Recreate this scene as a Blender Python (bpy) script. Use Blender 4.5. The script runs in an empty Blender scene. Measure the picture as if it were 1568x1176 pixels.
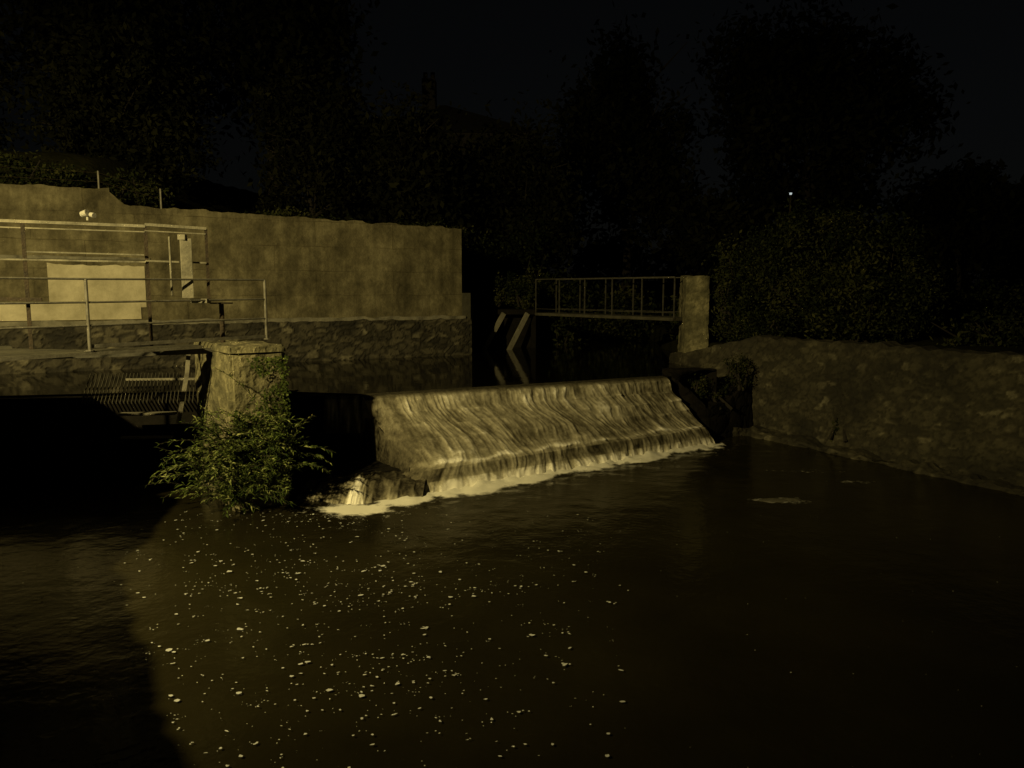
import bpy, math, random
import numpy as np
from mathutils import Vector, noise
random.seed(7); rng=np.random.default_rng(7)
S=bpy.context.scene
# ---------------- helpers
def link(o,parent=None):
    S.collection.objects.link(o)
    if parent: o.parent=parent
    return o
def empty(name,loc=(0,0,0)):
    o=bpy.data.objects.new(name,None); o.empty_display_size=.2; link(o); return o
def mk(name,V,F,mats,parent=None,mi=None,smooth=False,attrs=None):
    me=bpy.data.meshes.new(name); me.from_pydata([tuple(v) for v in V],[],F)
    for m in (mats if isinstance(mats,list) else [mats]): me.materials.append(m)
    if mi: me.polygons.foreach_set('material_index',mi)
    if smooth: me.polygons.foreach_set('use_smooth',[True]*len(F))
    if attrs:
        for k,a in attrs.items():
            at=me.attributes.new(k,'FLOAT','POINT'); at.data.foreach_set('value',np.asarray(a,dtype=np.float32))
    me.update()
    return link(bpy.data.objects.new(name,me),parent)
class Bd:
    def __init__(s): s.V=[];s.F=[];s.M=[]
    def prism(s,poly,z0,z1,m=0):
        n=len(poly);b=len(s.V)
        zt=z1 if isinstance(z1,(list,tuple)) else [z1]*n
        for (x,y) in poly: s.V.append((x,y,z0))
        for i,(x,y) in enumerate(poly): s.V.append((x,y,zt[i]))
        s.F.append(list(range(b,b+n))[::-1]); s.F.append(list(range(b+n,b+2*n)))
        for i in range(n):
            j=(i+1)%n; s.F.append([b+i,b+j,b+n+j,b+n+i])
        s.M+= [m]*(n+2)
    def beam(s,p0,p1,w,h,m=0,up=(0,0,1)):
        p0=Vector(p0);p1=Vector(p1);d=(p1-p0).normalized();u=Vector(up)
        if abs(d.dot(u))>.98:u=Vector((0.88,0.47,0))
        r=d.cross(u).normalized();u=r.cross(d).normalized();b=len(s.V)
        for p in (p0,p1):
            for a,c in((-1,-1),(1,-1),(1,1),(-1,1)): s.V.append(tuple(p+r*a*w/2+u*c*h/2))
        s.F+=[[b+3,b+2,b+1,b],[b+4,b+5,b+6,b+7]]+[[b+i,b+(i+1)%4,b+4+(i+1)%4,b+4+i] for i in range(4)]
        s.M+=[m]*6
    def cyl(s,p0,p1,r0,r1=None,n=10,m=0):
        if r1 is None:r1=r0
        p0=Vector(p0);p1=Vector(p1);d=(p1-p0).normalized()
        u=Vector((0,0,1)) if abs(d.z)<.9 else Vector((1,0,0))
        r=d.cross(u).normalized();u=r.cross(d);b=len(s.V)
        for p,rr in((p0,r0),(p1,r1)):
            for i in range(n):
                a=2*math.pi*i/n; s.V.append(tuple(p+(r*math.cos(a)+u*math.sin(a))*rr))
        for i in range(n): s.F.append([b+i,b+(i+1)%n,b+n+(i+1)%n,b+n+i])
        s.F.append(list(range(b,b+n))[::-1]); s.F.append(list(range(b+n,b+2*n))); s.M+=[m]*(n+2)
    def build(s,name,mats,parent=None,bevel=0):
        o=mk(name,s.V,s.F,mats,parent,s.M)
        if bevel:
            md=o.modifiers.new('bev','BEVEL'); md.width=bevel; md.segments=2; md.limit_method='ANGLE'
        return o
# ---------------- materials
def nt(name):
    m=bpy.data.materials.new(name); m.use_nodes=True; t=m.node_tree
    return m,t,t.nodes['Principled BSDF']
def N(t,ty,**k):
    n=t.nodes.new(ty)
    for a,v in k.items():
        if a in n.inputs: n.inputs[a].default_value=v
        else: setattr(n,a,v)
    return n
def ramp(t,fac,stops):
    r=t.nodes.new('ShaderNodeValToRGB'); e=r.color_ramp.elements
    while len(e)<len(stops): e.new(.5)
    for i,(p,c) in enumerate(stops): e[i].position=p; e[i].color=(*c,1)
    t.links.new(fac,r.inputs[0]); return r.outputs[0]
def coords(t,scale=(1,1,1)):
    tc=t.nodes.new('ShaderNodeTexCoord'); mp=t.nodes.new('ShaderNodeMapping'); mp.inputs['Scale'].default_value=scale
    t.links.new(tc.outputs['Object'],mp.inputs[0]); return mp.outputs[0]
def noisy(name,c1,c2,scale=2,rough=.85,bump=.3,bs=12,c3=None,stretch=(1,1,1),metal=0,spec=.5):
    m,t,b=nt(name); co=coords(t,stretch)
    n=N(t,'ShaderNodeTexNoise',Scale=scale,Detail=8,Roughness=.65); t.links.new(co,n.inputs['Vector'])
    st=[(.3,c1),(.68,c2)]
    if c3: st=[(.3,c1),(.52,c2),(.72,c3)]
    t.links.new(ramp(t,n.outputs[0],st),b.inputs['Base Color'])
    n2=N(t,'ShaderNodeTexNoise',Scale=bs,Detail=6); t.links.new(co,n2.inputs['Vector'])
    bp=N(t,'ShaderNodeBump',Strength=bump,Distance=.05); t.links.new(n2.outputs[0],bp.inputs['Height'])
    t.links.new(bp.outputs[0],b.inputs['Normal']); b.inputs['Roughness'].default_value=rough; b.inputs['Metallic'].default_value=metal
    b.inputs['Specular IOR Level'].default_value=spec
    return m
def tone_mat(name,stops,rough=.85,stain=.6,na=.9):
    m,t,b=nt(name); a=N(t,'ShaderNodeAttribute',attribute_name='tone')
    n=N(t,'ShaderNodeTexNoise',Scale=9.,Detail=8,Roughness=.7); t.links.new(coords(t),n.inputs['Vector'])
    s=N(t,'ShaderNodeMath',operation='MULTIPLY_ADD'); t.links.new(n.outputs[0],s.inputs[0]); s.inputs[1].default_value=na; s.inputs[2].default_value=-na/2
    s2=N(t,'ShaderNodeMath',operation='ADD'); t.links.new(s.outputs[0],s2.inputs[0]); t.links.new(a.outputs['Fac'],s2.inputs[1])
    col=ramp(t,s2.outputs[0],stops)
    n3=N(t,'ShaderNodeTexNoise',Scale=.9,Detail=5); t.links.new(coords(t),n3.inputs['Vector'])
    k=ramp(t,n3.outputs[0],[(.35,(stain,)*3),(.6,(1,1,1))])
    mx=N(t,'ShaderNodeMixRGB',blend_type='MULTIPLY',Fac=1.); t.links.new(col,mx.inputs[1]); t.links.new(k,mx.inputs[2])
    t.links.new(mx.outputs[0],b.inputs['Base Color'])
    bp=N(t,'ShaderNodeBump',Strength=.6,Distance=.04)
    n2=N(t,'ShaderNodeTexNoise',Scale=18.,Detail=7); t.links.new(coords(t),n2.inputs['Vector']); t.links.new(n2.outputs[0],bp.inputs['Height'])
    t.links.new(bp.outputs[0],b.inputs['Normal']); b.inputs['Roughness'].default_value=rough
    return m
M_rub=tone_mat('rubble_stone',[(0,(.01,.009,.006)),(.35,(.045,.04,.027)),(.7,(.12,.108,.073)),(1,(.3,.28,.2))],stain=.4,na=.7)
M_rubdark=tone_mat('river_wall_stone',[(0,(.017,.015,.009)),(.3,(.034,.03,.018)),(.65,(.072,.065,.04)),(1,(.2,.185,.13))],stain=.35,na=.8)
M_pier=noisy('pier_render',(.03,.03,.016),(.14,.13,.075),2.6,.9,.9,12,(.36,.33,.2))
M_conc=noisy('weathered_concrete',(.07,.065,.05),(.2,.19,.15),2.5,.9,.3,20,(.3,.28,.22))
M_concd=noisy('stained_concrete',(.03,.028,.02),(.09,.085,.06),2.5,.9,.3,20)
M_dark=noisy('wet_dark_stone',(.004,.004,.003),(.012,.010,.008),3,.85,.5,9,spec=.15)
M_steel=noisy('galvanised_steel',(.09,.085,.07),(.24,.23,.2),6,.55,.1,30,metal=.3)
M_steeld=noisy('painted_dark_steel',(.03,.03,.025),(.09,.085,.07),6,.6,.1,30)
M_pale=noisy('pale_grey_paint',(.3,.3,.27),(.5,.48,.43),4,.6,.1,30)
M_rust=noisy('rusty_iron',(.015,.012,.008),(.05,.035,.02),9,.85,.4,30)
M_bark=noisy('bark',(.01,.008,.006),(.03,.025,.018),6,.95,.7,20,stretch=(1,1,.2))
M_grass=noisy('grass_ground',(.005,.006,.002),(.022,.022,.008),1.5,.95,.9,9,spec=.1)
M_roof=noisy('slate_roof',(.01,.01,.011),(.025,.025,.026),4,.8,.4,20)
M_brick=noisy('house_render',(.02,.018,.014),(.04,.036,.028),1.5)
M_glass=noisy('window_glass',(.01,.01,.012),(.02,.02,.022),1,.1,0)
def leafmat(name,a,b_,c):
    m,t,b=nt(name)
    at=N(t,'ShaderNodeAttribute',attribute_name='tone')
    t.links.new(ramp(t,at.outputs['Fac'],[(0,a),(.5,b_),(1,c)]),b.inputs['Base Color'])
    b.inputs['Roughness'].default_value=.9; b.inputs['Specular IOR Level'].default_value=.08
    return m
M_leafT=leafmat('tree_leaves',(.003,.004,.001),(.008,.009,.003),(.02,.021,.007))
M_leafB=leafmat('bush_leaves',(.005,.009,.002),(.022,.028,.009),(.06,.062,.022))
M_leafP=leafmat('willowherb_leaves',(.018,.032,.008),(.09,.12,.03),(.33,.35,.15))
def wallmat():
    m,t,b=nt('rendered_block_wall')
    tc=N(t,'ShaderNodeUVMap'); 
    br=N(t,'ShaderNodeTexBrick',Scale=1.,offset=.5); br.inputs['Brick Width'].default_value=2.6; br.inputs['Row Height'].default_value=.78
    br.inputs['Mortar Size'].default_value=.018; br.inputs['Mortar Smooth'].default_value=.7
    br.inputs['Color1'].default_value=(.8,.8,.8,1);br.inputs['Color2'].default_value=(1.,1.,1.,1);br.inputs['Mortar'].default_value=(.5,.48,.42,1)
    nd=N(t,'ShaderNodeTexNoise',Scale=1.6,Detail=7,Roughness=.6)
    va=N(t,'ShaderNodeVectorMath',operation='MULTIPLY_ADD'); va.inputs[1].default_value=(.14,.14,0)
    t.links.new(tc.outputs[0],nd.inputs['Vector']); t.links.new(nd.outputs['Color'],va.inputs[0]); t.links.new(tc.outputs[0],va.inputs[2])
    t.links.new(va.outputs[0],br.inputs['Vector'])
    mp=N(t,'ShaderNodeMapping'); mp.inputs['Scale'].default_value=(1,.8,1); t.links.new(tc.outputs[0],mp.inputs[0])
    n=N(t,'ShaderNodeTexNoise',Scale=1.1,Detail=12,Roughness=.74); t.links.new(mp.outputs[0],n.inputs['Vector'])
    c=ramp(t,n.outputs[0],[(.34,(.055,.048,.026)),(.5,(.15,.132,.078)),(.67,(.3,.27,.17))])
    mp2=N(t,'ShaderNodeMapping'); mp2.inputs['Scale'].default_value=(3.,.25,1); t.links.new(tc.outputs[0],mp2.inputs[0])
    n4=N(t,'ShaderNodeTexNoise',Scale=1.2,Detail=5); t.links.new(mp2.outputs[0],n4.inputs['Vector'])
    k=ramp(t,n4.outputs[0],[(.35,(.55,.55,.52)),(.6,(1,1,1))])
    nj=N(t,'ShaderNodeTexNoise',Scale=.7,Detail=4); t.links.new(tc.outputs[0],nj.inputs['Vector'])
    fj=ramp(t,nj.outputs[0],[(.4,(.25,)*3),(.6,(1,)*3)])
    a=N(t,'ShaderNodeMixRGB',blend_type='MULTIPLY');t.links.new(fj,a.inputs[0]);t.links.new(c,a.inputs[1]);t.links.new(br.outputs[0],a.inputs[2])
    a2=N(t,'ShaderNodeMixRGB',blend_type='MULTIPLY',Fac=.7);t.links.new(a.outputs[0],a2.inputs[1]);t.links.new(k,a2.inputs[2])
    t.links.new(a2.outputs[0],b.inputs['Base Color'])
    n2=N(t,'ShaderNodeTexNoise',Scale=7.,Detail=10,Roughness=.65);t.links.new(tc.outputs[0],n2.inputs['Vector'])
    bp=N(t,'ShaderNodeBump',Strength=.8,Distance=.06);t.links.new(n2.outputs[0],bp.inputs['Height']);t.links.new(bp.outputs[0],b.inputs['Normal'])
    b.inputs['Roughness'].default_value=.92
    return m
M_wall=wallmat()
def watermat(name,base,rough,b1,b2,str_,spec=.5):
    m,t,b=nt(name); co=coords(t)
    at=N(t,'ShaderNodeAttribute',attribute_name='foam')
    n=N(t,'ShaderNodeTexNoise',Scale=7.,Detail=9,Roughness=.75); t.links.new(co,n.inputs['Vector'])
    s=N(t,'ShaderNodeMath',operation='ADD'); t.links.new(at.outputs['Fac'],s.inputs[0]); t.links.new(n.outputs[0],s.inputs[1])
    f=ramp(t,s.outputs[0],[(.68,(0,0,0)),(1.02,(1,1,1))])
    big=N(t,'ShaderNodeTexNoise',Scale=.35,Detail=4); t.links.new(co,big.inputs['Vector'])
    bc=ramp(t,big.outputs[0],[(.35,tuple(c*.75 for c in base)),(.65,tuple(c*1.2 for c in base))])
    mx=N(t,'ShaderNodeMixRGB'); t.links.new(f,mx.inputs[0]); t.links.new(bc,mx.inputs[1]); mx.inputs[2].default_value=(.9,.89,.83,1)
    t.links.new(mx.outputs[0],b.inputs['Base Color'])
    rr=N(t,'ShaderNodeMath',operation='MULTIPLY_ADD'); t.links.new(f,rr.inputs[0]); rr.inputs[1].default_value=.6; rr.inputs[2].default_value=rough
    t.links.new(rr.outputs[0],b.inputs['Roughness']); b.inputs['IOR'].default_value=1.33; b.inputs['Specular IOR Level'].default_value=spec
    w1=N(t,'ShaderNodeTexNoise',Scale=b1,Detail=3); w2=N(t,'ShaderNodeTexNoise',Scale=b2,Detail=3)
    t.links.new(co,w1.inputs['Vector']);t.links.new(co,w2.inputs['Vector'])
    ad=N(t,'ShaderNodeMath',operation='MULTIPLY_ADD');t.links.new(w2.outputs[0],ad.inputs[0]);ad.inputs[1].default_value=.3;t.links.new(w1.outputs[0],ad.inputs[2])
    bp=N(t,'ShaderNodeBump',Strength=str_,Distance=.05);t.links.new(ad.outputs[0],bp.inputs['Height']);t.links.new(bp.outputs[0],b.inputs['Normal'])
    return m
M_pool=watermat('river_water',(.0155,.0135,.0058),.17,2.2,9.,.3,.25)
M_pond=watermat('millpond_water',(.004,.0035,.0015),.05,1.2,5.,.07,.6)
def fallmat():
    m,t,b=nt('falling_water')
    at=N(t,'ShaderNodeAttribute',attribute_name='foam')
    n=N(t,'ShaderNodeTexNoise',Scale=11.,Detail=10,Roughness=.8); t.links.new(coords(t,(1,1,.6)),n.inputs['Vector'])
    s=N(t,'ShaderNodeMath',operation='MULTIPLY_ADD'); t.links.new(n.outputs[0],s.inputs[0]); s.inputs[1].default_value=.9; 
    s0=N(t,'ShaderNodeMath',operation='SUBTRACT'); t.links.new(at.outputs['Fac'],s0.inputs[0]); s0.inputs[1].default_value=.35; t.links.new(s0.outputs[0],s.inputs[2])
    t.links.new(ramp(t,s.outputs[0],[(.05,(.02,.017,.011)),(.36,(.14,.127,.088)),(.7,(.4,.375,.29)),(1.,(.95,.93,.87))]),b.inputs['Base Color'])
    b.inputs['Roughness'].default_value=.75; b.inputs['Specular IOR Level'].default_value=.2
    return m
M_fall=fallmat()
m,t,b=nt('foam'); b.inputs['Base Color'].default_value=(.55,.57,.58,1); b.inputs['Roughness'].default_value=.7; M_foam=m
def rubble(name,pts,zb,zt,batter,thick,mat,parent=None,res=.06,sw=.34,sh=.2,disp=.07,seed=0,topn=.06,cj=.35,warp=.9,big=1.2):
    P=[Vector((x,y,0)) for x,y in pts]; L=[0]
    for i in range(1,len(P)): L.append(L[-1]+(P[i]-P[i-1]).length)
    ns=int(L[-1]/res)+1
    zt=zt if isinstance(zt,(list,tuple)) else [zt]*len(P)
    nv=max(4,int((max(zt)-zb)/res)); nth=max(3,int(thick/res/1.3))
    V=[];T=[];rows=nv+1+nth+2
    for i in range(ns+1):
        s=L[-1]*i/ns; k=0
        while k<len(P)-2 and s>L[k+1]:k+=1
        f=(s-L[k])/(L[k+1]-L[k]); p=P[k].lerp(P[k+1],f); ztop=zt[k]*(1-f)+zt[k+1]*f
        def nrm(k): d=(P[k+1]-P[k]).normalized(); return Vector((d.y,-d.x,0))
        n=nrm(k)
        if f<.5 and k>0: n=(n*(.5+f)+nrm(k-1)*(.5-f)).normalized()
        if f>.5 and k<len(P)-2: n=(n*(1.5-f)+nrm(k+1)*(f-.5)).normalized()
        ztop+=noise.noise((s*1.3,seed,0))*topn+noise.noise((s*4,seed,3))*topn*.7
        for j in range(rows):
            if j<=nv: z=zb+(ztop-zb)*j/nv; off=batter*(1-j/nv); dn=n
            elif j<=nv+nth: z=ztop; off=-thick*(j-nv)/nth; dn=Vector((0,0,1))
            else: z=zb; off=-thick; dn=-n
            q=Vector((s/sw, (z if j<=nv else ztop-off)/sh + seed*7.3, 0))
            q+=Vector((noise.noise(q*.6),noise.noise(q*.6+Vector((9,9,9))),0))*warp
            d,pp=noise.voronoi(q)
            e=min(d[1]-d[0],cj)/cj
            cell=(noise.noise(pp[0]*3.7)+1)/2
            h=(math.sqrt(e)-.5)*disp+(cell-.5)*disp*.8+noise.noise(p*1.2+Vector((0,0,z*1.5)))*disp*big
            if j==rows-1:h=0
            V.append(p+n*off+Vector((0,0,z))+dn*h)
            T.append(min(1,max(0,e*.25+.04+(cell-.3)*1.1*(.4+.6*e))))
    F=[[i*rows+j,(i+1)*rows+j,(i+1)*rows+j+1,i*rows+j+1] for i in range(ns) for j in range(rows-1)]
    F.append(list(range(rows))); F.append([ns*rows+j for j in range(rows)][::-1])
    return mk(name,V,F,mat,parent,attrs={'tone':T})
# ---------------- world, camera
w=bpy.data.worlds.new('World'); S.world=w; w.use_nodes=True; t=w.node_tree
sky=t.nodes.new('ShaderNodeTexSky'); sky.sky_type='NISHITA'; sky.sun_disc=False; sky.sun_elevation=math.radians(12); sky.sun_rotation=math.radians(200)
hs_=t.nodes.new('ShaderNodeHueSaturation'); hs_.inputs['Saturation'].default_value=.4; t.links.new(sky.outputs[0],hs_.inputs['Color'])
bg=t.nodes['Background']; bg.inputs[1].default_value=.00045; t.links.new(hs_.outputs[0],bg.inputs[0])
cam=bpy.data.cameras.new('camera'); co=bpy.data.objects.new('camera',cam); link(co); co.location=(0,0,4); co.rotation_euler=(math.radians(83.2),0,0)
cam.lens=27.7; cam.sensor_width=36; cam.clip_end=3000; S.camera=co
S.view_settings.view_transform='Standard'; S.view_settings.look='None'; S.view_settings.exposure=0
sd=bpy.data.lights.new('fill_sun','SUN'); sd.energy=.003; sd.angle=math.radians(.5); sd.color=(1,.9,.75)  # faint warm fill light added to help the foliage, not a real moon
so=bpy.data.objects.new('fill_sun',sd); link(so); so.rotation_euler=(math.radians(60),0,math.radians(-35))
sl=empty('street_lamp'); LX,LY=-11,2
B=Bd(); B.cyl((LX,LY,2.9),(LX,LY,4.2),.11,.1,14); B.cyl((LX,LY,4.2),(LX,LY,9.2),.075,.05,14)
B.cyl((LX,LY,9.15),(LX+.5,LY+.7,9.42),.04,.035); B.build('column',M_steel,sl)
B=Bd(); hx,hy=LX+.85,LY+1.2
hood=[(hx+math.cos(a)*.75,hy+math.sin(a)*.75) for a in [k/20*2*math.pi for k in range(20)]]
B.prism(hood,9.3,9.35); B.cyl((hx,hy,9.35),(hx,hy,9.5),.45,.15,20); B.build('cutoff_hood',M_steel,sl,.01)  # unseen wide hood added to cut the lamp's upward light off the trees
pl=bpy.data.lights.new('lantern_light','SPOT'); pl.energy=11000; pl.color=(1,.785,.295); pl.shadow_soft_size=.13; pl.spot_size=math.radians(136); pl.spot_blend=1
po=bpy.data.objects.new('lantern_light',pl); link(po,sl); po.location=(hx,hy,9.15)
po.rotation_euler=(Vector((-7.2,17.5,1.5))-Vector((hx,hy,9.2))).to_track_quat('-Z','Y').to_euler()
# ---------------- ground
riv=[(3,-8),(-3.2,-8),(-4.9,2),(-5.9,4.7),(-8.0,8.1),(-8.4,10.6),(-12.3,13),(-20.5,17.2),(-20.5,18.1),(-1.9,28.3),(-1.7,31.8),(.9,32.2),(.9,44),(7,44),(5.9,30),(5.6,24.3),(6.7,22.7),(7.2,22.3),(10.6,15.6),(15,7),(17,-8)]
def inside(x,y,P):
    c=False;n=len(P)
    for i in range(n):
        x1,y1=P[i];x2,y2=P[i-1]
        if (y1>y)!=(y2>y) and x<(x2-x1)*(y-y1)/(y2-y1)+x1: c=not c
    return c
def gh(x,y):
    if inside(x,y,riv): return -.8
    wl=28+( x+1.77)*.537
    if y>wl-1 and x<-1.9: 
        h=5.4+max(0,min(1,(-9-x)/4))*1.0+ max(0,(y-wl)*.05)
        if x<-11: h+=min(1.6,max(0,y-wl-.5)*.5)*min(1,(-11-x)/2)
    elif x<0: h=2.9
    else: h=2.35+max(0,min((x-8)*.04,1))
    d=math.hypot(x,y)
    if d>60: h=h*.3+3
    return h+noise.noise((x*.4,y*.4,0))*.12+noise.noise((x*1.5,y*1.5,0))*.1
xs=list(np.arange(-24,22.01,.38)); 
def ext(a,step,lim):
    s=.6
    while abs(a[-1])<lim: a.append(a[-1]+step*s); s*=1.25
    return a
right=ext([xs[-1]],1,900)[1:]; left=ext([xs[0]],-1,900)[1:]
X=left[::-1]+xs+right
ys=list(np.arange(-10,46.01,.38)); Y=ext([ys[0]],-1,900)[1:][::-1]+ys+ext([ys[-1]],1,1500)[1:]
V=[(x,y,gh(x,y)) for x in X for y in Y]; ny=len(Y)
F=[[i*ny+j,(i+1)*ny+j,(i+1)*ny+j+1,i*ny+j+1] for i in range(len(X)-1) for j in range(ny-1)]
mk('ground',V,F,M_grass,smooth=True)
# ---------------- pool water
CL=Vector((-3.2,16.75,1.7)); CR=Vector((4.05,20.45,1.7)); T1=Vector((-2.06,14.8,0)); T2=Vector((5.3,20.15,0))
def segd(p,a,b):
    ab=(b-a);t_=max(0,min(1,(p-a).dot(ab)/ab.length_squared)); return (p-(a+ab*t_)).length,t_
a2=T1.to_2d();b2=T2.to_2d()
xs=np.arange(-9.5,16,.11); ys=np.arange(1,23.6,.11)
V=[];FO=[]
for x in xs:
    for y in ys:
        p=Vector((x,y)); d,tt=segd(p,a2,b2)
        nz=noise.noise((x*1.1,y*1.1,2)); n2=noise.noise((x*3.5,y*3.5,7)); n3=noise.noise((x*9,y*9,1))
        wdt=.5-.26*tt+.4*nz+.22*n2
        f=max(0,1-d/max(.12,wdt))**.7*.9 + max(0,1-d/1.5)*.15*(1+n2*1.5)
        d2=math.hypot((x+2.85)/.75,(y-14.08)/.42)
        f=max(f,max(0,1-d2/(1.0+.4*n2))*.95+ (max(0,1-d2/2.4)*.24*(1+n2*1.6)))
        for (cx,cy,rx,ry,st) in((5.15,14.7,.75,.28,.36),(7.2,16.2,.8,.25,.24),(6.6,17.2,1.4,.3,.18)):
            q=math.hypot((x-cx)/rx,(y-cy)/ry)
            if q<1.3: f=max(f,(1-q/1.3)*st*(1+n2+.5*n3))
        turb=math.exp(-d/1.2)
        z=.018*nz*(.3+2*turb)+.012*n2*(.25+2.2*turb)+.012*n3*turb + .06*max(0,1-d/.35)*(1+n2+1.4*n3)
        V.append((x,y,z)); FO.append(f)
ny=len(ys)
F=[[i*ny+j,(i+1)*ny+j,(i+1)*ny+j+1,i*ny+j+1] for i in range(len(xs)-1) for j in range(ny-1)]
river=empty('river_water')
mk('surface',V,F,M_pool,river,smooth=True,attrs={'foam':FO})
mk('surface_downstream',[(-9.5,-12,0),(18,-12,0),(18,1,0),(-9.5,1,0)],[[0,1,2,3]],M_pool,river)
V=[];F=[]
def fleck(x,y,r):
    n=random.randint(5,8);a0=random.random()*6;el=random.uniform(.3,1);ang=random.gauss(.1,.6);b=len(V)
    for i in range(n):
        a=a0+2*math.pi*i/n; rr=r*random.uniform(.5,1.25); u=math.cos(a)*rr; v=math.sin(a)*rr*el
        V.append((x+u*math.cos(ang)-v*math.sin(ang),y+u*math.sin(ang)+v*math.cos(ang),.022+random.random()*.004))
    F.append(list(range(b,b+n)))
cnt=0
while cnt<1250:
    y=5.3+8.6*random.random()**1.1; x=random.uniform(-6.2,3.2)
    nx=x/ y
    dens=max(0,1-abs(nx+.28)/.44)**.7 if nx>-.28 else max(0,1-abs(nx+.28)/.28)**.5
    dens*= .3+.7*max(0,min(1,.5+1.5*noise.noise((x*.7,y*.7,5))+.6*noise.noise((x*2,y*2,5))))
    if y>10.5: dens*=.6
    if random.random()<dens:
        r=min(.038,.0105*math.exp(random.gauss(0,.6))); fleck(x,y,r); cnt+=1
        if random.random()<.2:
            for k in range(random.randint(1,4)): fleck(x+random.gauss(0,.06),y+random.gauss(0,.03),r*.6)
for k in range(70): fleck(random.uniform(0,9),random.uniform(5.5,14),random.uniform(.004,.01))
for k in range(25): fleck(random.uniform(-7,-4),random.uniform(7,14),random.uniform(.008,.03))
mk('floating_foam',V,F,M_foam)
pond=[(4.3,20.9),(4.05,20.6),(-3.2,16.95),(-3.25,17.25),(-5.5,17.8),(-7,17.75),(-13,16.6),(-20,17.8),(-20,18.6),(-1.8,28.6),(-1.6,32),(.9,32),(.9,43),(7,43),(6,30),(5.7,24),(5.5,22.2)]
mk('millpond_water',[(x,y,1.72) for x,y in pond],[list(range(len(pond)))],M_pond,attrs={'foam':[0]*len(pond)})
# ---------------- weir
weir=empty('weir')
Sp1=Vector((-2.05,15.35,.5)); Sp2=Vector((4.95,20.3,.5))
Lp=[CL+Vector((-.1,.35,.04)),CL+Vector((0,.08,.035)),CL+Vector((.06,-.12,-.04)),CL+Vector((.16,-.3,-.3)),Sp1+Vector((-.12,.22,.13)),Sp1+Vector((0,0,0)),Sp1+Vector((.02,-.22,-.06)),T1+Vector((-.02,.12,.14)),T1+Vector((0,-.05,-.05))]
Rp=[CR+Vector((-.1,.35,.04)),CR+Vector((0,.08,.035)),CR+Vector((.06,-.08,-.04)),CR+Vector((.13,-.08,-.3)),Sp2+Vector((-.1,.08,.13)),Sp2.copy(),Sp2+Vector((.12,-.05,-.06)),T2+Vector((-.05,.05,.14)),T2+Vector((0,-.05,-.05))]
tk=[0,.05,.09,.22,.68,.74,.8,.95,1]
nS,nT=520,100
def wpt(s,tt):
    k=0
    while k<len(tk)-2 and tt>tk[k+1]:k+=1
    f=(tt-tk[k])/(tk[k+1]-tk[k])
    p=(Lp[k].lerp(Lp[k+1],f)).lerp(Rp[k].lerp(Rp[k+1],f),s)
    if s<.09:
        c=(1-s/.09)**2; g=min(1,max(0,(tt-.05)/.2))
        p=p+Vector((-.05,.5,-.12))*c*g*(1 if tt<.8 else max(.25,1-(tt-.8)*4))
    return p
V=[];FO=[]
for i in range(nS+1):
    s=i/nS
    j1=noise.noise((s*7,0,1))*.08+noise.noise((s*22,0,1))*.05
    jag=noise.noise((s*8,3,3))*.03+noise.noise((s*25,3,3))*.022
    brk=noise.noise((s*6,8,8))
    for j in range(nT+1):
        tt=j/nT
        p=wpt(s,tt)
        sh=s*9.2+.3*noise.noise((s*6,tt*3,9))
        a_=noise.noise((sh*1.0,tt*2.0,21)); b_=noise.noise((sh*2.6,tt*3.4,0)); c_=noise.noise((sh*6.5,tt*5.0,3)); d_=noise.noise((sh*15,tt*7,6)); g_=noise.noise((sh*4,tt*13,16)); h_=noise.noise((sh*11,tt*24,36))
        # underlying stepped courses of the apron showing through the thin sheet
        crs=(tt*6.5+.35*noise.noise((sh*.9,2,50)))%1.0; step=math.exp(-((crs-.5)/.16)**2) if .15<tt<.7 else 0
        stepm=step*max(0,.35+noise.noise((sh*1.6,round(tt*6.5),51))*1.4)
        fall=min(1,max(0,(tt-.05)/.035))
        hit=math.exp(-((tt-.745-jag)/.022)**2)*(.5+.8*max(0,.4+noise.noise((s*14,7,7))))
        lump=max(0,noise.noise((s*10,5,31))-.1)*math.exp(-((tt-.70)/.05)**2)
        toe=max(0,(tt-.88)/.12)
        st=a_*.32+b_*.42+c_*.34+d_*.2+g_*.22+h_*.14
        out=Vector((.45,-.85,.25))
        p=p+out*(st*.075*fall+stepm*.035+hit*.05+lump*.22+j1*fall*(1-tt)*.7+toe*.07*noise.noise((sh*6,1,1)))
        fo=.44*fall+st*.58*fall+stepm*.14+hit*.4+lump*.35+toe*.5+.04
        fo+=.06*math.exp(-((tt-.13)/.05)**2)-.10*math.exp(-((tt-.6)/.12)**2)*(1+brk)
        if .8<tt<.92: fo-=.12+.5*max(0,noise.noise((sh*3,1,8))+.05)
        fo*=1-.12*s
        if s<.1: fo*= .35+.65*(s/.1)
        V.append(p); FO.append(max(0,min(1,fo)))
ny=nT+1
F=[[i*ny+j,i*ny+j+1,(i+1)*ny+j+1,(i+1)*ny+j] for i in range(nS) for j in range(nT)]
mk('water_curtain',V,F,M_fall,weir,smooth=True,attrs={'foam':FO})
V=[];FO=[]
for i in range(61):
    tt=.06+i/60*.92; p=wpt(0,tt)
    for j in range(21):
        q=j/20; zb_=.2
        st=noise.noise((i*.22,q*1.5,3))*.6+noise.noise((i*.7,q*2,3))*.4
        z=p.z+.01-(p.z-zb_)*q**1.4 if p.z>zb_ else p.z
        V.append((p.x-.22*q**.6+st*.05,p.y+.35*q**.8+st*.05,z)); FO.append(max(0,.14+st*.35-q*.12))
mk('flank_sheet',V,[[i*21+j,(i+1)*21+j,(i+1)*21+j+1,i*21+j+1] for i in range(60) for j in range(20)],M_fall,weir,smooth=True,attrs={'foam':FO})
B=Bd()
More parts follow.
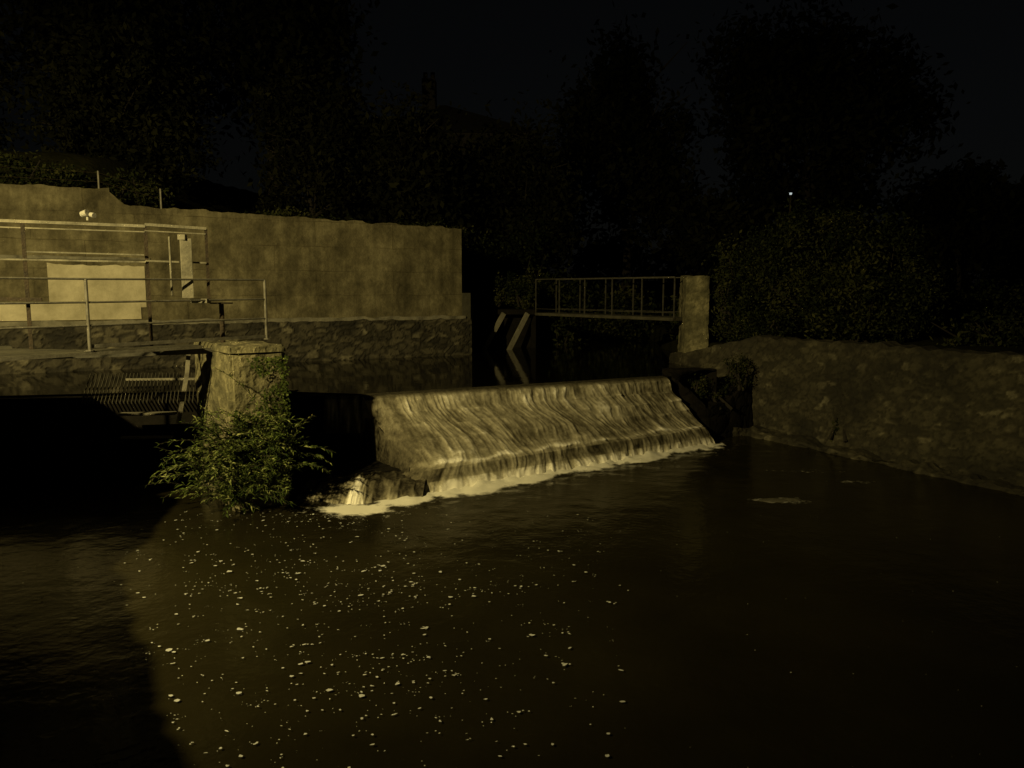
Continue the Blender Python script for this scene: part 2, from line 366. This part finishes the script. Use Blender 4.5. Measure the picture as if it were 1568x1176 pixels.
B.prism([(-2.7,17.1),(-1.7,16.0),(4.8,20.4),(4.05,20.65)],-.5,[1.5,.15,.15,1.5])
B.prism([(-3.2,16.95),(4.0,20.65),(4.2,21.3),(-3.3,17.7)],-.5,1.66)
B.build('masonry_body',M_dark,weir)
rubble('recess_wall',[(-5.9,17.55),(-3.15,17.05)],-.4,1.68,.05,.5,M_dark,weir,res=.07)
V=[];FO=[]
for i in range(41):
    s=i/40
    for j in range(16):
        q=j/15; st=noise.noise((s*7,q,2))+noise.noise((s*19,q*2,2))*.5
        V.append((-4.1+s*.85,17.05-.02*s+.06-.22*q**.6+st*.03,1.76-(.05 if q<.1 else 0)-q*.85)); FO.append(max(0,.3+st*.6-q*.4))
mk('crest_trickle',V,[[i*16+j,i*16+j+1,(i+1)*16+j+1,(i+1)*16+j] for i in range(40) for j in range(15)],M_fall,weir,smooth=True,attrs={'foam':FO})
B=Bd(); B.prism([(-4.3,14.95),(-3.3,14.85),(-2.3,15.1),(-1.95,16.0),(-2.9,17),(-4.9,17.2)],-.4,[.08,.12,.16,.22,.3,.2]); B.build('apron',M_dark,weir,.03)
V=[];FO=[]
Ap=[Vector((-4.15,14.95,.1)),Vector((-3.4,14.75,.2)),Vector((-2.75,14.82,.27)),Vector((-1.72,15.0,.22))]
for i in range(161):
    s=i/160*3;k=min(2,int(s));p0=Ap[k].lerp(Ap[k+1],s-k)
    edge=noise.noise((s*2.2,1,61))*.2+noise.noise((s*6,1,61))*.09
    for j in range(45):
        q=j/44; st=noise.noise((s*3.5,q*2.2,4))*.6+noise.noise((s*9,q*3.4,5))*.5+noise.noise((s*22,q*7,5))*.3
        gl=math.exp(-((s-1.6)/.22)**2)
        fallq=max(0,q-.55)/.45
        z=p0.z+.03+gl*.1*(q>.3)+ (st*.055)-fallq**1.4*(p0.z+.12)-.08*max(0,.3-q)
        V.append((p0.x+st*.03,p0.y+1.15-q*1.5+edge*q-gl*.1*q,z))
        FO.append(max(0,min(1,.12+st*.6+gl*(.1+.6*q)+max(0,q-.75)*1.6-(.14 if q<.5 else 0))))
mk('side_cascade',V,[[i*45+j,i*45+j+1,(i+1)*45+j+1,(i+1)*45+j] for i in range(160) for j in range(44)],M_fall,weir,smooth=True,attrs={'foam':FO})
# ---------------- left retaining wall
rw=empty('retaining_wall')
R=Vector((-1.77,28,0)); D=Vector((-.881,-.473,0)); Nn=Vector((.473,-.881,0))
def wp(s,off=0): p=R+D*s+Nn*off; return (p.x,p.y)
def slab(name,s0,s1,z0,z1a,z1b,off,th,mat,n=60,rag=.03):
    V=[];F=[];uv=[]
    for i in range(n+1):
        f=i/n;s=s0+(s1-s0)*f;zt=z1a+(z1b-z1a)*f+noise.noise((s*1.7,0,4))*rag+noise.noise((s*6,0,4))*rag*.6
        for z,o in((z0,off),(z0+(zt-z0)*.5,off),(zt,off),(zt,off-th),(z0,off-th)):
            x,y=wp(s,o); V.append((x,y,z)); uv.append((s,z-o))
    for i in range(n):
        for j in range(4): F.append([i*5+j,i*5+j+1,(i+1)*5+j+1,(i+1)*5+j])
    F.append([0,1,2,3,4][::-1]);F.append([n*5+j for j in range(5)])
    o=mk(name,V,F,mat,rw); l=o.data.uv_layers.new(name='UVMap')
    for lp in o.data.loops: l.data[lp.index].uv=uv[lp.vertex_index]
    return o
slab('upper_wall',0,10.7,3.0,6.13,6.42,0,.45,M_wall,120,.07)
slab('upper_wall_raised',10.95,22,3.05,6.85,6.75,0,.45,M_wall,90,.06)
slab('wall_step',10.6,11.0,3.0,6.45,6.8,-.004,.44,M_wall,6,.02)
slab('coping_ledge',-.1,21,2.98,3.1,3.16,.1,.3,M_conc,160,.05)
rubble('stone_footing',[wp(21,.12),wp(-.3,.12)],.9,2.99,.08,.6,M_rub,rw,res=.055,sw=.34,sh=.2,disp=.045,seed=3,cj=.2,warp=.7)
M_patch=noisy('pale_render',(.34,.31,.21),(.65,.6,.45),1.6,.9,.2,20)
slab('render_patch',10.15,12.6,3.5,4.68,4.72,.03,.05,M_patch,30,.05)
slab('render_patch_low',10.3,21,3.16,3.6,3.66,.045,.03,M_patch,60,.04)
slab('string_course',10.0,15.5,4.86,4.93,4.95,.05,.06,M_conc,40,.03)
B=Bd(); B.prism([wp(-.35,0),wp(-.01,0),wp(-.01,-.44),wp(-.35,-.44)],1.2,3.9); B.prism([(-1.5,28.4),(-1.5,31.3),(-1.9,31.3),(-1.9,28.4)],1.2,3.5); B.build('wall_return',M_concd,rw,.02)
fn=empty('wire_fence'); B=Bd()
for s in (9.6,11.2,13.6,16.2):
    x,y=wp(s,-.2); z=6.4 if s<10.7 else 6.8
    B.cyl((x,y,z-.1),(x,y,z+.55),.03)
B.build('posts',M_steel,fn); B=Bd()
for h in(.25,.5):
    b_=wp(16.2,-.2); B.cyl((*wp(9.6,-.2),6.4+h),(*wp(11.2,-.2),6.8+h),.004,n=5); B.cyl((*wp(11.2,-.2),6.8+h),(*b_,6.8+h),.004,n=5)
B.build('wires',M_rust,fn)
# ---------------- pier
pier=empty('stone_pier')
A=Vector((-5.0,13.9)); e1=Vector((.88,.47)); th=math.radians(8)
e1=Vector((e1.x*math.cos(th)-e1.y*math.sin(th),e1.x*math.sin(th)+e1.y*math.cos(th))).normalized();e2=Vector((-e1.y,e1.x))
def pp_(a,b): v=A+e1*a+e2*b; return (v.x,v.y)
def rough_block(name,x0,x1,y0,y1,z0,z1,res,amp,mat,parent):
    V=[];F=[];idx={}
    def vert(x,y,z):
        k=(round(x,4),round(y,4),round(z,4))
        if k not in idx:
            q=Vector((x,y,z)); n=Vector((0,0,0))
            if x<=x0+1e-4:n.x-=1
            if x>=x1-1e-4:n.x+=1
            if y<=y0+1e-4:n.y-=1
            if y>=y1-1e-4:n.y+=1
            if z>=z1-1e-4:n.z+=1
            cr=n.length
            d=noise.noise(q*2.3)*amp+noise.noise(q*8)*amp*.5-(amp*1.4 if cr>1.2 else 0)*(1+noise.noise(q*5))
            if cr: q=q+n.normalized()*d
            v=A+e1*q.x+e2*q.y; idx[k]=len(V); V.append((v.x,v.y,q.z))
        return idx[k]
    def lin(a,b): return list(np.linspace(a,b,max(2,int((b-a)/res))))
    Xs,Ys,Zs=lin(x0,x1),lin(y0,y1),lin(z0,z1)
    def face(U,W,f):
        for i in range(len(U)-1):
            for j in range(len(W)-1):
                F.append([vert(*f(U[i],W[j])),vert(*f(U[i+1],W[j])),vert(*f(U[i+1],W[j+1])),vert(*f(U[i],W[j+1]))])
    face(Xs,Zs,lambda u,w:(u,y0,w));face(Xs,Zs,lambda u,w:(u,y1,w));face(Ys,Zs,lambda u,w:(x0,u,w));face(Ys,Zs,lambda u,w:(x1,u,w));face(Xs,Ys,lambda u,w:(u,w,z1))
    return mk(name,V,F,mat,parent,smooth=False)
rough_block('shaft',0,1,0,2.4,-.5,2.9,.06,.05,M_pier,pier)
rough_block('cap',-.01,1.02,-.02,2.42,2.88,3.0,.05,.03,M_pier,pier)
def plant(name,roots,parent=None,nst=120,seed=1,lmax=1.1,up=.9,leaf=(.09,.2)):
    rnd=random.Random(seed); V=[];F=[];T=[];SB=Bd()
    for s in range(nst):
        r=rnd.choice(roots); p=Vector(r[:3])+Vector((rnd.gauss(0,r[3]),rnd.gauss(0,.05),rnd.gauss(0,r[4])))
        a=rnd.uniform(-math.pi*1.02,.05); 
        d=Vector((math.cos(a)*rnd.uniform(.3,1.1),math.sin(a)*.6,rnd.uniform(.2,up))).normalized()
        Ls=lmax*rnd.uniform(.25,1); n=10; prev=p.copy(); tone0=rnd.uniform(0,.7)
        for k in range(n):
            d=(d+Vector((rnd.gauss(0,.07),rnd.gauss(0,.07),-.08))).normalized()
            nx=prev+d*Ls/n
            SB.cyl(prev,nx,.005,.004,4)
            for q in range(4):
                side=d.cross(Vector((0,0,1))).normalized()*(1 if q%2 else -1)
                ld=(d*.9+side*rnd.uniform(.2,.9)+Vector((rnd.gauss(0,.3),rnd.gauss(0,.3),rnd.gauss(.1,.35)))).normalized()
                ll=rnd.uniform(*leaf)*(1.1-.04*k); lw=ll*rnd.uniform(.07,.13); b0=prev.lerp(nx,rnd.random())
                wv=ld.cross(Vector((rnd.gauss(0,1),rnd.gauss(0,1),1))).normalized()*lw; b=len(V)
                V+= [b0,b0+ld*ll*.45+wv,b0+ld*ll+Vector((0,0,-ll*.25)),b0+ld*ll*.45-wv]; F.append([b,b+1,b+2,b+3])
                tn=min(1,max(0,tone0+rnd.gauss(0,.2))); T+=[tn]*4
            prev=nx
    par=parent or empty(name)
    mk('leaves',V,F,M_leafP,par,attrs={'tone':T}); SB.build('stems',M_bark,par); return par
plant('riverside_weed',[(-5.0,13.85,.75,.25,.25),(-4.6,13.95,.65,.25,.22),(-5.2,13.95,1.1,.15,.25),(-4.2,14.2,.8,.15,.25),(-4.6,13.95,1.35,.2,.2),(-5.4,14.1,.65,.15,.2),(-4.9,13.9,.3,.3,.1)],nst=270,lmax=1.15,up=1.25,leaf=(.07,.17))
V=[];F=[];T=[]
for k in range(4600):
    z=random.uniform(.3,2.8)
    if random.random()<.3: a,b_=-.05,random.uniform(.05,1.5); nrm=Vector((-e1.x,-e1.y,0)); pr=.25
    else: a,b_=random.uniform(0,1.02),-.05; nrm=Vector((-e2.x,-e2.y,0)); pr=.55
    dd=noise.noise((a*2.2+b_,z*1.6,3))+ (2.15-z)*.35+ (a-.3)*.55-(.35 if pr<.3 else 0)
    if dd<.05-pr*.2: continue
    x,y=pp_(a,b_); p=Vector((x,y,z))+nrm*random.uniform(0,.14); 
    u=Vector((random.gauss(0,1),random.gauss(0,1),random.gauss(0,1)));u=(u-nrm*u.dot(nrm)*.7).normalized();v=nrm.cross(u).normalized(); r=random.uniform(.013,.032);b=len(V)
    V+=[p-u*r,p+v*r*.7,p+u*r*1.2,p-v*r*.7];F.append([b,b+1,b+2,b+3]);T+=[random.uniform(0,.6)]*4
mk('ivy',V,F,M_leafP,attrs={'tone':T})
# ---------------- walkway + railings + sluice
wk=empty('sluice_walkway'); B=Bd()
P0=Vector((-8.95,10.25,3.0));P1=Vector((-6.95,12.95,3.0));P2=Vector((-5.75,14.5,3.0));P3=Vector((-4.92,15.8,3.02))
def offp(p,o): return (p.x-o*.82,p.y+o*.57)
B.prism([offp(P1,0),offp(P2,-.05),offp(P2,.35),offp(P1,.5)],2.95,2.995)
B.prism([(-13,11.6),offp(P0,-.05),offp(P1,-.05),(-7.1,13.4),(-8.7,13.7),(-9.3,14.6),(-13,14.6)],2.94,2.99)  # extra deck width added to cast shade on the water at left
B.build('deck',M_concd,wk)
B=Bd(); B.beam((*offp(P0,-.07),2.96),(*offp(P2,-.07),2.96),.03,.05)
B.build('deck_edge',M_steel,wk)
G0=Vector((-9.6,12.9,3));G1=Vector((-8.25,13.5,3));G2=Vector((-6.55,14.3,3));G3=Vector((-5.68,14.85,3))
B=Bd(); B.beam(G0+Vector((-3,-1.4,-.14)),G3+Vector((.2,.1,-.14)),.14,.1); B.beam((-12,14.9,2.75),(-6.3,15.7,2.8),.06,.06); B.build('gantry_beams',M_steeld,wk)
ra=empty('walkway_railing'); B=Bd()
for p in(P0,P1,P3): B.cyl(p,p+Vector((0,0,1.18)),.028); B.cyl(p,p+Vector((0,0,.02)),.07)
for h in(1.18,.8,.42): 
    B.cyl(P0+Vector((0,0,h)),P1+Vector((0,0,h)),.018); B.cyl(P1+Vector((0,0,h)),P3+Vector((0,0,h)),.018)
B.beam(P1+Vector((0,0,.08)),P3+Vector((0,0,.06)),.015,.06)
B.build('rails',M_steel,ra)
gb=empty('sluice_gantry'); B=Bd()
for p in(G0,G1,G2): B.beam(p-Vector((0,0,.1)),p+Vector((0,0,2.12)),.06,.06)
B.beam(G3+Vector((0,0,.82)),G3+Vector((0,0,2.12)),.05,.05)
B.build('posts',M_rust,gb); B=Bd()
for a,b_ in((G0,G2),(G2,G3)):
    B.beam(a+Vector((0,0,2.16)),b_+Vector((0,0,2.13)),.09,.05); B.beam(a+Vector((0,-.03,2.05)),b_+Vector((0,-.03,2.03)),.03,.02)
    B.beam(a+Vector((0,-.05,1.52)),b_+Vector((0,-.05,1.5)),.04,.03)
B.beam(G1+Vector((.1,-.1,1.64)),G2+Vector((0,-.1,1.62)),.03,.025)
B.build('rails',M_conc,gb)
B=Bd(); B.beam(G0+Vector((0,-.1,.88)),G1+Vector((.3,-.1,.84)),.05,.06); B.build('lifting_bar',M_rust,gb)
B=Bd(); B.beam(G2+Vector((.62,.22,.85)),G2+Vector((.62,.22,1.93)),.05,.2); B.beam(G2+Vector((.5,.2,1.95)),G2+Vector((.64,.2,1.95)),.1,.1); 
B.build('gauge_board',M_conc,gb,.01)
B=Bd(); B.cyl(G2+Vector((.42,0,.9)),G2+Vector((.42,0,1.95)),.02); B.beam(G3+Vector((-.3,-.05,.8)),G3+Vector((.02,-.05,.8)),.2,.08); B.build('control_box',M_conc,gb,.01)
fl=empty('flood_light'); B=Bd(); q=G1.lerp(G2,.52)+Vector((0,0,2.2))
B.cyl(q,q+Vector((0,0,.08)),.02); B.cyl(q+Vector((-.09,0,.1)),q+Vector((.02,-.03,.13)),.055,.06,14); B.cyl(q+Vector((.06,0,.1)),q+Vector((.14,-.04,.08)),.04,.045,14); B.build('heads',M_pale,fl)
hw=empty('sluice_winding_gear'); B=Bd(); q=G3+Vector((.1,.35,0))
B.cyl(q,q+Vector((0,0,.75)),.045)
for k in range(20):
    a=k/20*2*math.pi;a_=(k+1)/20*2*math.pi
    B.cyl(q+Vector((math.cos(a)*.2,math.sin(a)*.2,.75)),q+Vector((math.cos(a_)*.2,math.sin(a_)*.2,.75)),.014,n=6)
for k in range(4):
    a=k/4*2*math.pi; B.cyl(q+Vector((0,0,.75)),q+Vector((math.cos(a)*.2,math.sin(a)*.2,.75)),.01,n=5)
B.build('wheel',M_rust,hw)
sg=empty('sluice_screen'); B=Bd()
for k in range(30):
    x=-9.2+k*.078; y=17.2+ (x+8)*.1
    B.beam((x-.28,y+.55,2.12),(x+.1,y-.6,1.62),.014,.04)
B.build('rack_bars',M_concd,sg)
B=Bd(); B.beam((-8.6,17.45,2.02),(-6.9,17.6,2.02),.05,.05); B.beam((-8.2,16.3,1.42),(-7.1,16.45,1.42),.2,.05); B.beam((-8.0,15.9,1.0),(-7.0,16.0,1.0),.12,.04)
B.beam((-6.58,16.0,2.75),(-6.62,15.95,2.3),.03,.08);B.beam((-6.62,15.95,2.3),(-6.8,15.85,1.3),.03,.08)
B.build('frame',M_conc,sg)
B=Bd(); B.prism([(-13,16.5),(-6,17.3),(-6,17.8),(-13,17.2)],-.5,1.68); B.build('cill_wall',M_dark,sg)
rubble('river_bank_wall',[(-3.0,-8),(-4.6,1.8),(-5.6,4.8),(-7.7,8.15),(-8.1,10.6),(-12.1,12.8),(-20,17)][::-1],-.4,3.1,.05,.5,M_rubdark,None,res=.16,seed=8,topn=.15)
# ---------------- distant sluice by the wall end
ms=empty('mill_sluice'); B=Bd()
y0=30.8
B.prism([(-1.7,y0),(.9,y0),(.9,y0+1.6),(-1.7,y0+1.6)],3.05,3.25); B.prism([(-1.9,y0),(-1.5,y0),(-1.5,y0+1.4),(-1.9,y0+1.4)],1,3.05)
B.prism([(.75,y0+.3),(.95,y0+.3),(.95,y0+1.4),(.75,y0+1.4)],1,3.05)
B.build('platform',M_dark,ms,.02); B=Bd()
B.beam((-.32,y0-.1,3.1),(-1.15,y0-.55,1.6),.1,.17);B.beam((.6,y0-.1,3.1),(-.17,y0-.55,1.6),.1,.17)
B.build('slanted_ribs',M_conc,ms); B=Bd()
B.prism([(-1.5,y0+.7),(.75,y0+.7),(.75,y0+.85),(-1.5,y0+.85)],.9,3.05); B.build('gate_boards',M_dark,ms)
# ---------------- footbridge
fb=empty('footbridge'); a=Vector((1.3,30.2,3.1)); b_=Vector((5.4,24.7,3.1)); d=(b_-a); dn=d.normalized(); sd_=Vector((dn.y,-dn.x,0))
B=Bd(); B.beam(a,b_,1.1,.1); B.build('deck',M_concd,fb,.01); B=Bd()
for sgn in(1,-1):
    o=sd_*.5*sgn; n=6
    for k in range(n):
        p=a+d*(k/(n-1))+o; B.beam(p,p+Vector((0,0,1.3)),.035,.035)
    for h,r in((1.3,.024),(.2,.012)): B.beam(a+o+Vector((0,0,h)),b_+o+Vector((0,0,h)),r*1.6,r*1.3)
B.build('railings',M_steeld,fb)
# ---------------- right pillar and wall
rp=empty('bridge_pillar')
rubble('shaft',[(5.38,25.4),(5.28,24.1),(5.95,23.95),(6.05,25.2)],1.0,4.42,.03,.3,M_pier,rp,res=.07,disp=.03)
B=Bd(); B.prism([(5.5,25.2),(5.45,24.3),(5.85,24.15),(5.9,25.1)],1.2,4.4);B.build('core',M_conc,rp,.03)
rubble('river_wall',[(5.0,24.9),(5.25,23.9),(5.9,23.0),(6.9,22.2),(8.0,20.2),(10.3,15.7),(13,10.4),(16,2)],-.4,[2.0,2.1,2.4,2.68,2.7,2.68,2.7,2.7],.2,.5,M_rubdark,None,res=.05,sw=.27,sh=.15,disp=.02,seed=5,topn=.07,cj=.18,warp=.5,big=1)
rubble('wall_footing_stones',[(5.6,21.2),(6.5,21.5),(7.6,19.6),(9.85,15.4),(12.6,10),(15.6,2)],-.4,[.3,.2,.12,.08,.08,.08],.15,.6,M_rubdark,None,res=.06,sw=.35,sh=.22,disp=.08,seed=11,topn=.12)
rubble('weir_abutment',[(4.15,21.6),(4.3,20.75),(5.2,20.8),(6.0,21.5),(6.7,22.1)],-.4,[1.85,1.7,.9,1.0,1.5],.3,1.4,M_dark,None,res=.09,sw=.6,sh=.4,disp=.05,seed=21,topn=.15)
B=Bd()
for cx,cy,r in((5.0,14.7,.25),(5.35,14.72,.18)):
    n=14;b=len(B.V)
    for k in range(3):
        for j in range(n):
            a=j/n*2*math.pi; rr=r*(1.5,1.1,.4)[k]*(1+.35*noise.noise((cx*9+2*math.cos(a),2*math.sin(a),k)))
            B.V.append((cx+math.cos(a)*rr,cy+math.sin(a)*rr*.4,(-.05,.015,.04)[k]))
    for k in range(2):
        for j in range(n): B.F.append([b+k*n+j,b+k*n+(j+1)%n,b+(k+1)*n+(j+1)%n,b+(k+1)*n+j]);B.M.append(0)
    B.F.append([b+2*n+j for j in range(n)]);B.M.append(0)
B.build('rock_shoal',M_concd)
# ---------------- foliage
def leaves(ells,n,size,K=40,sig=.2):
    Cs=[];Ts=[]
    tot=sum(e[3]*e[4]*e[5] for e in ells)
    for (cx,cy,cz,rx,ry,rz) in ells:
        m=int(n*rx*ry*rz/tot); dirs=rng.normal(size=(K,3)); dirs/=np.linalg.norm(dirs,axis=1)[:,None]
        rad=rng.uniform(.45,1.0,K)[:,None]; sub=dirs*rad*np.array([rx,ry,rz])+np.array([cx,cy,cz]); tn=rng.uniform(.05,.85,K); sg=rng.uniform(.6,1.4,K)*sig
        idx=rng.integers(0,K,m); c=sub[idx]+rng.normal(size=(m,3))*np.array([rx,ry,rz])*sg[idx][:,None]
        Cs.append(c);Ts.append(np.clip(tn[idx]+rng.normal(size=m)*.15,0,1))
    C=np.vstack(Cs);T=np.concatenate(Ts);m=len(C)
    u=rng.normal(size=(m,3));u/=np.linalg.norm(u,axis=1)[:,None];v=np.cross(u,rng.normal(size=(m,3)));v/=np.linalg.norm(v,axis=1)[:,None]
    s=(size*rng.uniform(.5,1.4,m))[:,None]
    Vv=np.stack([C-u*s,C+v*s*.5,C+u*s*1.1,C-v*s*.5],1).reshape(-1,3)
    return Vv.tolist(),np.arange(m*4).reshape(-1,4).tolist(),np.repeat(T,4)
def tree(name,x,y,z,h,r,ells,n=9000,size=.3):
    e=empty(name); B=Bd(); hh=z+h*.55
    p=Vector((x,y,z-.3));tr=.018*h
    pts=[p,Vector((x+.1*r*.3,y,z+h*.2)),Vector((x-.05*r,y,z+h*.4)),Vector((x,y,hh)),Vector((x,y,z+h*.85))]
    for k in range(4): B.cyl(pts[k],pts[k+1],tr*(1-.22*k),tr*(1-.22*(k+1)),10)
    for k in range(10):
        a=random.uniform(0,6.28);q=pts[1].lerp(pts[4],random.uniform(.1,.8)); en=q+Vector((math.cos(a)*r*.75,math.sin(a)*r*.75,h*random.uniform(.08,.25))); mid=q.lerp(en,.5)+Vector((0,0,.3))
        B.cyl(q,mid,tr*.35,tr*.22,7);B.cyl(mid,en,tr*.22,tr*.06,7)
    B.build('trunk',M_bark,e)
    V,F,T=leaves(ells,n,size); mk('crown',V,F,M_leafT,e,attrs={'tone':T}); return e
def rt(x,y,z,h,r,k=7,low=.3,**kw):
    el=[(x,y,z+h*.6,r*.7,r*.7,h*.36)]
    for i in range(k):
        a=random.uniform(0,6.28);q=random.uniform(.3,.7)*r
        el.append((x+math.cos(a)*q,y+math.sin(a)*q,z+h*random.uniform(low,.8),r*random.uniform(.3,.5),r*.4,h*random.uniform(.12,.2)))
    return tree('broadleaf_tree',x,y,z,h,r,el,**kw)
rt(-25,33,6,22,6.5,n=22000,size=.19); rt(-17,32,6,20,5.5,n=24000,size=.17); rt(-11,37,6,22,5.2,n=22000,size=.2,k=9); rt(-14,28.5,6,7,3.8,n=18000,size=.11,low=.1); rt(-20,27.5,7,7,3.6,n=14000,size=.11,low=.1)
rt(-4.5,35,4,8.2,3.4,n=14000,size=.15); rt(.5,38,3,9,3.4,n=14000,size=.15); rt(-8.2,33,5,7.5,2.8,n=12000,size=.13,low=.1)
rt(6.5,46,3,15.2,4.6,n=16000,size=.22); rt(17.5,47,3,17.5,6.6,n=20000,size=.24); rt(28,50,3,9,5,n=9000,size=.26); rt(11.5,42,3,6.5,3.5,n=8000,size=.2)
def shrub(name,ells,n,size,K=60,sig=.16,mat=M_leafB):
    e=empty(name);V,F,T=leaves(ells,n,size,K,sig); mk('foliage',V,F,mat,e,attrs={'tone':T}); B=Bd()
    for el in ells:
        for k in range(5):
            B.cyl((el[0]+random.gauss(0,.2),el[1]+random.gauss(0,.2),el[2]-el[5]*.95),(el[0]+random.gauss(0,el[3]*.5),el[1]+random.gauss(0,el[4]*.4),el[2]+el[5]*.6),.05,.015,6)
    B.build('stems',M_bark,e); return e
shrub('large_bush',[(7.5,24.6,4.0,1.5,1.3,1.6),(9.3,24.6,4.5,1.9,1.6,1.9),(11.2,24.3,4.2,1.6,1.6,1.8),(10.2,23.4,3.4,2.3,1.2,1.1)],60000,.06,110,.13)
shrub('ivy_bush',[(6.75,23.4,3.0,.6,.5,.9),(7.3,22.8,2.8,.8,.5,.6),(6.3,23.5,3.7,.3,.3,.6)],8000,.05,40)
shrub('garden_hedge',[(13.5,21.5,2.7,1.8,1.0,.7),(16.5,19.5,2.6,2.5,1.0,.7),(15,27,3.0,2.6,1.6,1.2),(20,27,3.1,3,2,1.4)],18000,.08,60)
shrub('bank_scrub',[(-14.5,23.2,7.2,2.2,.9,.7),(-17.5,22.4,7.4,2.4,1,.9),(-12,25,7,1.6,.8,.6),(-8,27,6.2,2.5,.8,.5),(-4,29,6,2.5,.8,.45)],16000,.06,60)
shrub('planter_shrub',[(-.6,31.6,4.1,.9,.5,.8),(.4,31.6,3.9,.7,.5,.6),(-1.1,31.7,4.0,.5,.5,.6)],6000,.06,30)
shrub('bank_undergrowth',[(3.5,36,2.6,3.5,1.5,1.8),(2,33.5,2,1,1,1),(6.6,28,2.7,.9,2,1.4),(0,35,4,3,1.5,2.5)],18000,.1,60)
shrub('wall_weeds',[(8.2,19.6,.6,.2,.15,.35),(6.2,21.9,1.7,.5,.3,.5),(5.5,21.6,1.2,.45,.35,.45),(5.0,21.3,1.3,.4,.35,.4)],3200,.035,20,mat=M_leafB)
shrub('distant_tree_line',[(x,72+random.uniform(-4,4),6,6,4,5+random.uniform(-2,1.5)) for x in range(-60,75,8)],30000,.45,30,mat=M_leafT)
# ---------------- house
hs=empty('mill_house'); B=Bd(); hx0,hx1,hy0,hy1=-9.5,1.6,52,60
B.prism([(hx0,hy0),(hx1,hy0),(hx1,hy1),(hx0,hy1)],2,14.0); B.build('walls',M_brick,hs)
V=[(hx0-.3,hy0-.3,14.0),(hx1+.3,hy0-.3,14.0),(hx1+.3,hy1+.3,14.0),(hx0-.3,hy1+.3,14.0),(hx0+4.6,56,16.6),(hx0+5.0,56,16.6)]
mk('roof',V,[[0,1,5,4],[1,2,5],[2,3,4,5],[3,0,4],[3,2,1,0]],M_roof,hs)
B=Bd(); B.prism([(-6.1,55.3),(-5.2,55.3),(-5.2,56.4),(-6.1,56.4)],15,18.2); B.cyl((-5.9,55.8,18.2),(-5.9,55.8,18.7),.15);B.cyl((-5.4,55.8,18.2),(-5.4,55.8,18.7),.15); B.build('chimney',M_brick,hs)
B=Bd();C_=Bd()
for zz in(4,7.5,11):
    for xx in(-8,-5.2,-2.4,.2):
        B.prism([(xx-.5,hy0-.02),(xx+.5,hy0-.02),(xx+.5,hy0+.05),(xx-.5,hy0+.05)],zz,zz+1.6); C_.prism([(xx-.6,hy0-.12),(xx+.6,hy0-.12),(xx+.6,hy0+.03),(xx-.6,hy0+.03)],zz-.12,zz-.01)
B.build('windows',M_glass,hs);C_.build('sills',M_brick,hs)
m,t,b=nt('lit_lantern_glass'); b.inputs['Emission Color'].default_value=(.8,.95,1,1); b.inputs['Emission Strength'].default_value=.5; 
dl=empty('distant_lamp'); B=Bd(); B.cyl((13.85,40,3),(13.85,40,8.7),.06,.04); B.build('column',M_rust,dl)
B=Bd(); B.cyl((13.85,40,8.7),(13.85,40,8.8),.05,.07); B.build('lantern',m,dl)
